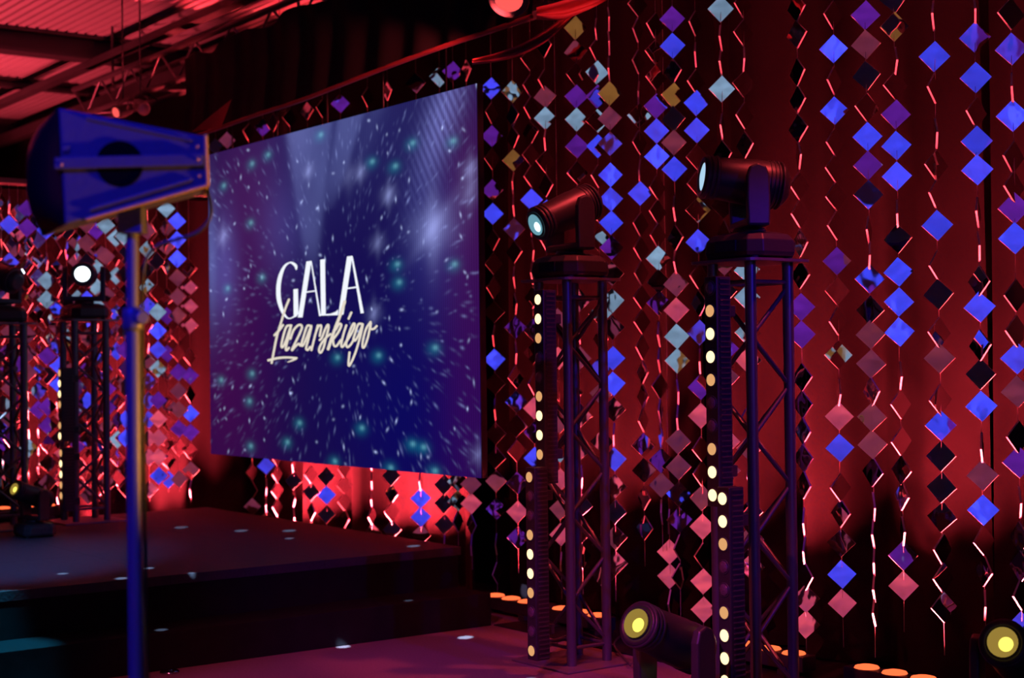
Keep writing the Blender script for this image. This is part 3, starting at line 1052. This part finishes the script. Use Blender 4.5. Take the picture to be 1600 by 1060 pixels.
def tile_normal(P, code):
    c = (CAM - P).normalized()
    if code in ZONES:
        T = Vector(ZONES[code]())
        return (c + (T - P).normalized()).normalized()
    ch = Vector((c.x, c.y, 0)).normalized()
    side = Vector((-ch.y, ch.x, 0))          # image-right of the strand as seen by the camera
    if side.dot(RH) < 0:
        side = -side
    a = {'e': rng.uniform(44, 58), 'E': rng.uniform(-60, -46), 'v': rng.choice((1, 1, -1)) * rng.uniform(80, 89),
         'r': rng.uniform(30, 40), 'n': rng.uniform(60, 68), 'N': rng.uniform(-68, -60)}[code]
    a = math.radians(a)
    nv = ch * math.cos(a) + side * math.sin(a)
    nv.z = rng.uniform(-.05, .05)
    return nv.normalized()


def strand(X, Y, ztop, zbot, tiles, label, group):
    t = empty('mirror_strand', (X, Y, ztop), label, 'mirror strand', group)
    pts = []
    k = max(3, int((ztop - zbot) / 0.4))
    for i in range(k + 1):
        pts.append((0.004 * math.sin(i * 1.7 + X * 9), 0, (zbot - ztop) * i / k))
    pts[0] = (0, 0, 0)
    bm = bmesh.new()
    add_tube(bm, pts, 0.0012, 4)
    obj('thread', bm, M_THREAD, t)
    for z, code in tiles:
        P = Vector((X, Y, z))
        nv = tile_normal(P, code)
        up = (UPZ - nv * nv.z).normalized()
        up = (up + nv.cross(up) * rng.uniform(-.05, .05)).normalized()
        xv = up.cross(nv).normalized()
        o = bpy.data.objects.new('mirror_tile', TILE)
        COL.objects.link(o)
        o.parent = t
        mm = Matrix((xv, up, nv)).transposed().to_4x4()
        mm.translation = Vector((0, 0, z - ztop))
        o.matrix_local = mm
    return t


def parse(s):
    out = []
    for k in s.split():
        out.append((float(k[:-1]), k[-1]))
    return out


YST = 5.82
RIGHT = [   # (x at mid height, squares as <image row><look>) from right to left
    (1588, "20r 75b 138v 180B 245e 292e 325P 372B 462e 518e 560B 612M 683e 722P 785v 840E 885E 928n 980B"),
    (1531, "17v 57b 120B 175e 220b 265B 332v 385v 440E 480B 540E 585K 635B 700v 743M 797B 845e 892N 945v"),
    (1467, "23v 87B 137n 208v 258e 303n 352B 415e 460K 520e 560M 625e 665b 713K 762K 808K 858e 903e 948r"),
    (1405, "-5K 40O 95v 133r 178P 227B 275B 335v 373K 425B 472B 519B 588v 632e 690e 735E 775N 830v 868P 915p"),
    (1360, "22P 68M 117K 167r 213B 258P 304b 360v 400v 436b 485K 523M 569M 612E 652M 695M 738E 792v 834v 877v 918v 955v"),
    (1309, "22e 75B 125n 172B 222e 263e 307e 353e 408P 455r 502e 555G 615v 651p 700B 762e 802E 848M 897B 942p"),
    (1252, "10E 52E 112E 155E 200E 243v 290e 335e 380E 430E 480P 523P 590E 632E 674E 716E 758N 815v 860v 900E 935p 975p"),
    (1168, "5e 50e 93v 130r 180e 226E 380M 422W 465W 520G 563p 610v 652e 700M 745v 800K 842M 885p 930v"),
    (1133, "12W 58v 97v 138W 197v 240E 321B 365N 410M 455K 500v 545b 590M 640e 690p 735M 790M 840v 900r"),
    (1093, "35n 84v 127e 160B 203B 245r 287r 328G 378B 432e 474E 520b 565v 605P 650p 702e 740e 778M 823p 868e 908p 952p"),
    (1057, "28P 70B 110E 148O 185K 222M 264B 326v 372E 410v 444M 485p 526W 564G 613v 653v 690M 730M 772B 812P 855n 900e"),
    (1041, "815v 862p 900p 940v"),
    (1030, "38e 80r 120r 165P 204B 244B 293e 331e 368e 404W 440K 474P 523v 563v 604e 642v 682v 720P 758M 800v"),
    (1003, "5r 45n 95n 145v 180W 222e 267v 302B 350e 389e 427e 465e 503e 543e 582N 620N 657n 696P 735M 778N 825E"),
    (957, "28v 66v 108v 145O 184M 224b 273B 311B 348B 387P 428M 470W 512M 560B 600B 640p 680v 718B 760p 800K 840M 880p"),
    (938, "45v 76e 112W 150P 188W 228B 275e 330r 375W 450v 490W 530E 575b 615M 655v 690p 740v 790v 850p 900p"),
    (905, "42O 79M 116r 150P 186W 228P 270r 320e 470p 520v 560M 600e 650p 700p 745v 790K 830p 870e"),
    (872, "500M 560p 610r 660M 705W 750p 795M 835p 880v"),
    (856, "70E 125e 150M 184W 218v 252r 290E 330B 375e"),
    (833, "92r 133e 168e 206E 242r 276e 312B 353v 392v 428v 465E 515P 552K 600n 638p 676P 716B"),
    (805, "142G 180E 214E 250O 286v 322v 358b 394E 434v 476v 512P 552v 590e 628b 666M 705r 755P 800p 840P"),
    (772, "137B 176e 212P 248e 297P 334B 375E 412r 450e 488M 525v 562B 600p 640v 678p 716K 752M 795P 850v 895n"),
]
ORD = ['first', 'second', 'third', 'fourth', 'fifth', 'sixth', 'seventh', 'eighth', 'ninth', 'tenth', 'eleventh', 'twelfth', 'thirteenth', 'fourteenth', 'fifteenth', 'sixteenth', 'seventeenth', 'eighteenth', 'nineteenth', 'twentieth', 'twenty-first', 'twenty-second', 'twenty-third', 'twenty-fourth', 'twenty-fifth', 'twenty-sixth']
for i, (x, s) in enumerate(RIGHT):
    lst = parse(s)
    Y = YST + (0.05 if i % 2 else -0.05)
    X = on_y(x, 500, Y).x
    zz = [(on_y(x, yy, Y).z, c) for yy, c in lst]
    top = 4.15 if len(lst) > 12 or lst[0][0] < 160 else zz[0][0] + 0.5
    top = 4.15
    strand(X, Y, top, zz[-1][0] - 0.22, zz, '%s strand of hanging mirror squares counted from the right edge of the photo' % ORD[i], 'mirror strands right of the screen')

UNDER = [
    (342, "228K 726n 753b 781M"), (360, "218M 715W 733r 760p 787K"), (394, "205e 716v 738e 766E 792M"), (416, "198P 728B 762v 788v 812p"),
    (433, "190E 716e 741e 767e 793e"), (459, "183r 725v 752K 779v 808v"), (486, "172E 742e 769K 800N"), (510, "168e 745K 774B 804K"),
    (538, "160P 733e 758r 784e 811N"), (581, "150e 724v 752v 780v 806n 834p"), (612, "140N 744K 772E 800r 828K"), (657, "128M 752v 779B 808B 836M"),
    (694, "118W 758K 787K 820K 850v"), (715, "110P 752W 783G 815n"), (736, "108N 757M 787p 820N 852v"),
]
for i, (x, s) in enumerate(UNDER):
    lst = parse(s)
    X = on_y(x, 760, 5.8).x
    zz = [(on_y(x, yy, 5.8).z, c) for yy, c in lst]
    strand(X, 5.8, 3.72, zz[-1][0] - 0.16, zz, '%s mirror strand from the left among those hanging below the screen' % ORD[i], 'mirror strands behind the screen')

for nm, a, b, lb in (('strand_rail', (-12.3, 5.8, 3.74), (-7.3, 5.8, 3.74), 'flat dark bar carrying the mirror strands behind the screen'),
                     ('strand_rail', (-7.25, 5.82, 4.17), (-2.0, 5.82, 4.17), 'flat dark bar carrying the mirror strands above the photo, right of the screen'),
                     ('strand_rail', (-11.46, 2.9, 2.97), (-11.46, 5.7, 2.97), 'flat dark bar carrying the mirror strands of the side drape')):
    wx, wy = (0, .075) if a[1] == b[1] else (.075, 0)
    o = box(nm, (a[0] - wx, a[1] - wy, a[2] - .02), (b[0] + wx, b[1] + wy, a[2] + .02), M_BEAM, None, 0.004)
    tag(o, lb, 'bar', 'strand carrying bars')

# left side strands, on the side drape
LCODE = 'MMMMMBBPPWeeevvvvErrpKKGb'
left_x = [4, 16, 30, 44, 60, 74, 90, 106, 122, 137, 152, 167, 183, 196, 232, 247, 262, 279, 297]
for i, x in enumerate(left_x):
    Xp = -11.46 + (0.05 if i % 2 else -0.05)
    Y = on_x(x, 600, Xp).y
    tl = []
    yy = 335 - rng.uniform(0, 25) if x < 280 else 420
    lim = 785 - rng.uniform(0, 30)
    while yy < lim:
        code = rng.choice(LCODE)
        if yy < 470 and x < 200 and rng.random() < .06:
            code = 'W'
        if yy > 640 and rng.random() < .3:
            code = rng.choice('pMr')
        run = rng.choice((1, 1, 2, 3))
        for k in range(run):
            tl.append((on_x(x, yy, Xp).z, code if k == 0 or rng.random() < .7 else rng.choice(LCODE)))
            yy += 29.5
        if rng.random() < .22:
            yy += 20
    tl = [(z, c) for z, c in tl if SZ + 0.1 < z < 2.85]
    strand(Xp, Y, 2.95, tl[-1][0] - 0.1, tl, '%s mirror strand from the left photo edge, on the side drape beyond the stage' % ORD[i], 'mirror strands on the side drape')

# ------------------------------------------------------------------ pelmet, swags, overhead truss
# black pelmet cloth; its hem is coloured red for the light it catches
hem = [(286, 218), (330, 203), (400, 178), (470, 155), (540, 128), (620, 97), (700, 68), (770, 45), (830, 24)]
YP = 5.0
hp = [on_y(a, b, YP) for a, b in hem]
pel = empty('pelmet', (hp[0].x, YP, hp[0].z), 'long black pelmet cloth hanging above the screen with a red-lit hem', 'curtain')
path = smooth_path(hp, 10)
bm = bmesh.new()
rows = []
for i, p in enumerate(path):
    q = p.copy()
    q.y += 0.02 * math.sin(i * .9)
    rows.append((bm.verts.new(q), bm.verts.new(q + Vector((0, 0.03, 0.30))), bm.verts.new(q + Vector((0, 0.02, 0.62 + 0.03 * math.sin(i * .5))))))
for a, b in zip(rows, rows[1:]):
    bm.faces.new((a[0], b[0], b[1], a[1]))
    bm.faces.new((a[1], b[1], b[2], a[2]))
P0(obj('cloth', bm, M_BLK_FAB, smooth=True), pel)
P0(tube('hem', [p + Vector((0, 0, -0.008)) for p in path], 0.016, M_RED_FAB), pel)
# triangular gathered corner at its left end
c0, c1, c2 = on_y(300, 206, YP - .05), on_y(362, 155, YP - .05), on_y(345, 200, YP - .05)
bm = bmesh.new()
a = [bm.verts.new(c0), bm.verts.new(c2), bm.verts.new(c1), bm.verts.new((c0 + c1) / 2 + Vector((0, -.03, -.02)))]
bm.faces.new((a[0], a[1], a[3]))
bm.faces.new((a[1], a[2], a[3]))
P0(obj('gathered_corner', bm, M_RED_FAB, smooth=True), pel)


def swag(ctrl, widths, label, depth):
    pts = smooth_path([at_depth(x, y, depth) for x, y in ctrl], 8)
    n = len(pts)
    o0 = pts[0].copy()
    bm = bmesh.new()
    rows = []
    for i, p in enumerate(pts):
        s = i / (n - 1)
        k = s * (len(widths) - 1)
        a = int(min(k, len(widths) - 2))
        wd = widths[a] * (1 - (k - a)) + widths[a + 1] * (k - a)
        row = []
        for j in range(9):
            q = j / 8
            # three soft folds across the cloth
            row.append(bm.verts.new(p + UPZ * (wd * (q - .5)) - FW * (0.05 * math.sin(q * 3 * math.pi + 2 * s) + 0.05 * math.sin(math.pi * q))))
        rows.append(row)
    for a, b in zip(rows, rows[1:]):
        for j in range(8):
            bm.faces.new((a[j], b[j], b[j + 1], a[j + 1]))
    o = obj('cloth_swag', bm, M_RED_FAB, smooth=True)
    tag(o, label, 'drape', 'red cloth swags above the strands')
    return o


swag([(838, 22), (870, 18), (905, 8), (940, -6), (975, -24)], [0.06, 0.12, 0.10, 0.07], 'upper red cloth swag rising to the top edge above the screen corner', 8.2)
swag([(738, 98), (775, 91), (815, 78), (850, 58), (880, 34), (905, 8), (925, -18)], [0.025, 0.06, 0.085, 0.06, 0.04], 'lower curved red cloth swag at the screen top right corner', 8.6)

# overhead horizontal truss with small hanging lamps
oy, oz = 5.28, 3.98
ot = empty('overhead_truss', (-9.0, oy, oz), 'dark overhead lighting truss running above the screen', 'truss')
xa, xb = -13.6, -5.9
for dy in (-.13, .13):
    for dz in (-.13, .13):
        P0(rod('chord', (xa, oy + dy, oz + dz), (xb, oy + dy, oz + dz), 0.025, M_BEAM), ot)
k = 24
for i in range(k):
    x1, x2 = xa + (xb - xa) * i / k, xa + (xb - xa) * (i + 1) / k
    s = 1 if i % 2 else -1
    P0(rod('brace', (x1, oy - .13, oz - .13 * s), (x2, oy - .13, oz + .13 * s), 0.010, M_ALU), ot)
    P0(rod('brace', (x1, oy - .13 * s, oz - .13), (x2, oy + .13 * s, oz - .13), 0.010, M_ALU), ot)
for x in (-13.0, -9.6, -6.4):
    P0(rod('hanger', (x, oy, oz + .1), (x, oy, ZR), 0.012, M_BEAM), ot)


def par(px, py, d, aim, s, label, lensmat=None, hang=5.0):
    p = at_depth(px, py, d)
    aim = Vector(aim).normalized()
    t = empty('par_can', p, label, 'stage light', 'par cans on the overhead truss')
    lathe('body', -aim * 0.26 * s, aim, [(0, .035 * s), (.03 * s, .07 * s), (.12 * s, .085 * s), (.25 * s, .09 * s), (.26 * s, .096 * s), (.27 * s, .09 * s), (.262 * s, .082 * s)], M_BLACK, t, 20)
    lathe('lens', -aim * 0.004 * s, aim, [(0, .082 * s), (.008 * s, .06 * s), (.012 * s, .004 * s)], lensmat or M_REDLAMP, t, 20)
    side = aim.cross(UPZ).normalized()
    pts = [-aim * .12 * s + side * .10 * s, -aim * .12 * s + side * .10 * s + UPZ * .12 * s, -aim * .12 * s + UPZ * .16 * s, -aim * .12 * s - side * .10 * s + UPZ * .12 * s, -aim * .12 * s - side * .10 * s]
    tube('yoke', pts, .008 * s, M_BEAM, t, 6)
    htop = max(0.30 * s, min(hang, ZR - p.z)) if hang else .30 * s
    tube('hanger', [-aim * .12 * s + UPZ * .16 * s, -aim * .12 * s + UPZ * htop], .012 * s, M_BEAM, t, 6)
    return t


par(795, -2, 8.0, LFT * .15 - FW * .75 - UPZ * .65, 1.15, 'large red par can at the top edge above the screen')
par(181, 176, 12.2, LFT * .55 - FW * .7 - UPZ * .3, .62, 'small red par can glowing above the speaker cabinet')
par(225, 170, 12.3, RH * .4 - FW * .5 - UPZ * .3, .6, 'small dark par can right of the glowing red one', M_GLASS_DARK)
M_BLUEPIN = emis('pinspot_blue', (0.25, 0.6, 0.9), 0.8)
for px_, py_, d_, lb in ((435, 107, 11.2, 'pinspot with blue glint at the left of the overhead truss'), (559, 43, 10.6, 'pinspot with blue glint left of the middle of the overhead truss'), (615, 42, 10.2, 'pinspot with blue glint right of the middle of the overhead truss')):
    par(px_, py_, d_, LFT * .2 - FW * .8 - UPZ * .5, .28, lb, M_BLUEPIN)
spot('par_can_beam', at_depth(800, 14, 7.9), on_y(480, 165, 5.0), (1.0, 0.08, 0.08), 420, 30, 0.6)

spot('top_spot_red', at_depth(1010, -160, 7.2), at_depth(830, 62, 8.6), (1.0, 0.06, 0.07), 70, 26, 0.6)  # extra red spot added to brighten the cloth swags, no lamp body

# ------------------------------------------------------------------ foreground speaker on a stand
SPD = 3.9
pole_top = at_depth(206, 366, SPD)
sp = empty('loudspeaker', at_depth(207, 338, SPD), 'blue-lit tapered loudspeaker cabinet on a pole in the left foreground', 'loudspeaker')
dn, df = 3.80, 4.10


def zmatch(near, d, px):
    """point at depth d in column px with the same height as near"""
    r0 = ray(px, 300)
    p = CAM + r0 * d
    p.z = near.z
    return p


nFT, nFB = at_depth(91, 168, dn - .02), at_depth(101, 352, dn - .02)
nBT, nBB = at_depth(321, 213, dn + .03), at_depth(324, 289, dn + .03)
fFT, fFB = zmatch(nFT, df, 66), zmatch(nFB, df, 66)
fBT, fBB = zmatch(nBT, df - .05, 318), zmatch(nBB, df - .05, 318)
bm = bmesh.new()
V = [bm.verts.new(p) for p in (nFT, nFB, nBT, nBB, fFT, fFB, fBT, fBB)]
for f in ((0, 1, 3, 2), (4, 6, 7, 5), (0, 2, 6, 4), (1, 5, 7, 3), (2, 3, 7, 6), (0, 4, 5, 1)):
    bm.faces.new([V[i] for i in f])
P0(obj('cabinet', bm, M_CAB, bevel=0.006), sp)
# bulging grille
bm = bmesh.new()
fwd = ((nFT + nFB + fFT + fFB) / 4 - (nBT + nBB + fBT + fBB) / 4).normalized()
N = 14
grid = []
for j in range(N + 1):
    t = j / N
    row = []
    for i in range(N + 1):
        s = i / N
        p = (nFT * (1 - s) + fFT * s) * (1 - t) + (nFB * (1 - s) + fFB * s) * t
        bul = 0.058 * (1 - abs(2 * s - 1) ** 2.4) ** .8 * (1 - abs(2 * t - 1) ** 3.0) ** .8
        row.append(bm.verts.new(p + fwd * (0.002 + bul)))
    grid.append(row)
for j in range(N):
    for i in range(N):
        bm.faces.new((grid[j][i], grid[j][i + 1], grid[j + 1][i + 1], grid[j + 1][i]))
gr = P0(obj('grille', bm, M_GRILLE, smooth=True), sp)
nout = (nFB - nFT).cross(nBT - nFT).normalized()
if nout.dot(CAM - nFT) < 0:
    nout = -nout


def side_pt(px, py, off):
    """point on the near side panel seen at px,py, lifted by off"""
    r = ray(px, py)
    k = (nFT - CAM).dot(nout) / r.dot(nout)
    return CAM + r * k + nout * off


def side_strip(name, quad, th, material):
    bm = bmesh.new()
    lo = [bm.verts.new(side_pt(*q, -0.002)) for q in quad]
    hi = [bm.verts.new(side_pt(*q, th)) for q in quad]
    bm.faces.new(hi)
    bm.faces.new(lo[::-1])
    for i in range(len(quad)):
        j = (i + 1) % len(quad)
        bm.faces.new((lo[i], lo[j], hi[j], hi[i]))
    return P0(obj(name, bm, material, bevel=0.002), sp)


M_HOLE = mat('handle_recess', (0.003, 0.003, 0.004), 0.9, 0, 0, 20, 0, 0.05)
c_ = side_pt(187, 256, 0)
rr = (side_pt(187 + 37, 256, 0) - c_).length
lathe_o = lathe('handle_cup', c_ - nout * 0.004, nout, [(0, rr * 1.0), (0.006, rr * 1.0), (0.008, rr * .97), (0.0055, rr * .93)], M_HOLE, None, 40)
P0(lathe_o, sp)
side_strip('side_rail', [(86, 247), (318, 241), (318, 259), (86, 265)], 0.012, M_CAB)
side_strip('edge_rib', [(134, 181), (300, 218), (300, 222), (134, 187)], 0.006, M_CAB)
side_strip('edge_rib', [(140, 325), (300, 278), (300, 283), (140, 331)], 0.006, M_CAB)
for q in ((308, 229), (309, 250), (311, 275), (97, 258)):
    P0(lathe('screw', side_pt(*q, 0.0 if q[1] not in (250, 258) else .012), nout, [(0, .0045), (.003, .004), (.004, .001)], M_TRIM, None, 10), sp)
side_strip('latch_plate', [(97, 228), (108, 228), (108, 238), (97, 238)], 0.006, M_CAB)
# brass edge trim round the rear and along the lower edge
for nm, a, b in (('edge_trim', nBT, nBB), ('edge_trim', nBB, fBB), ('edge_trim', nBT, fBT), ('edge_trim', fBT, fBB), ('edge_trim', nBB, nFB + (nBB - nFB) * .15)):
    P0(rod(nm, a, b, 0.0055, M_TRIM, None, 8), sp)
# pole socket
soc = (side_pt(188, 338, 0) + side_pt(226, 362, 0)) / 2
blk0 = at_depth(207, 334, SPD + .05)
box_m = Matrix((RH, Vector((-RH.y, RH.x, 0)), UPZ)).transposed().to_4x4()
box_m.translation = at_depth(207, 352, SPD - .03)
P0(box('pole_socket', (-.031, -.031, -.022), (.031, .031, .045), M_CAB, None, 0.003, box_m), sp)

pt = at_depth(206.5, 362, SPD - .03)
xp, yp = pt.x, pt.y
st = empty('speaker_stand', (xp, yp, 0), 'blue-lit speaker stand pole with a locking knob in the left foreground', 'speaker stand')
zj = at_depth(212, 497, SPD - .03).z
rod('upper_pole', (0, 0, zj - .1), (0, 0, pt.z), 0.0155, M_POLE, st, 20)
rod('lower_pole', (0, 0, 0.12), (0, 0, zj), 0.0185, M_POLE, st, 20)
lathe('collar', (0, 0, zj - .03), (0, 0, 1), [(0, .023), (.005, .026), (.05, .026), (.055, .022)], M_POLE, st, 20)
kn = RH * 1.0
rod('knob_shaft', (0, 0, zj), RH * .04, 0.005, M_CHROME, st, 8).location = (0, 0, zj)
lathe('locking_knob', Vector((0, 0, zj)) + RH * .022 - FW * .012, RH * .5 - FW * .8, [(0, .015), (.004, .018), (.016, .018), (.02, .014)], M_POLE, st, 16)
lathe('leg_hub', (0, 0, 0.55), (0, 0, 1), [(0, .024), (.005, .03), (.055, .03), (.06, .024)], M_POLE, st, 20)
for q in range(3):
    a = math.radians(100 + 120 * q)
    d = Vector((math.cos(a), math.sin(a), 0))
    lg = rod('leg', d * .03 + UPZ * .57, d * .52 + UPZ * .012, 0.011, M_POLE, st, 10)
    rod('brace', d * .02 + UPZ * .16, d * .28 + UPZ * .295, 0.007, M_POLE, st, 8)
    lathe('rubber_foot', d * .52, UPZ, [(0, .018), (.02, .018), (.03, .013)], M_RUBBER, st, 12)

cab = [(322, 296), (329, 318), (328, 340), (310, 362), (278, 374), (250, 382), (231, 400), (224, 425), (222, 470), (222, 560), (224, 700), (227, 850), (229, 1000), (232, 1080)]
pts = smooth_path([at_depth(x, y, SPD - .01 - (.0 if i > 5 else .0)) for i, (x, y) in enumerate(cab)], 8)
tag(tube('speaker_cable', pts, 0.0048, M_RUBBER, None, 8), 'dark cable looping from the loudspeaker and running down its pole', 'cable')

# small metal disc on the floor
dp = on_z(265, 1052, 0.0)
fd = lathe('floor_disc', (0, 0, 0.0), UPZ, [(0, .05), (.008, .05), (.014, .042), (.011, .02), (.018, .016), (.019, .003)], M_CHROME, None, 24)
fd.location = dp
tag(fd, 'small round chrome disc on the floor right of the speaker pole', 'floor cap')

# cables on the floor by the towers
for i, (ctrl, lb) in enumerate([
        ([(985, 1040), (960, 1005), (1000, 985), (1060, 1020), (1110, 1035)], 'thin black cable snaking on the floor beside the yellow lamp'),
        ([(960, 1010), (910, 990), (870, 1000), (845, 1015)], 'thin black cable lying on the base plate of the tower beside the screen')]):
    z = 0.02
    pts = smooth_path([on_z(x, y, z) for x, y in ctrl], 8)
    tag(tube('floor_cable', pts, 0.006, M_RUBBER, None, 6), lb, 'cable')
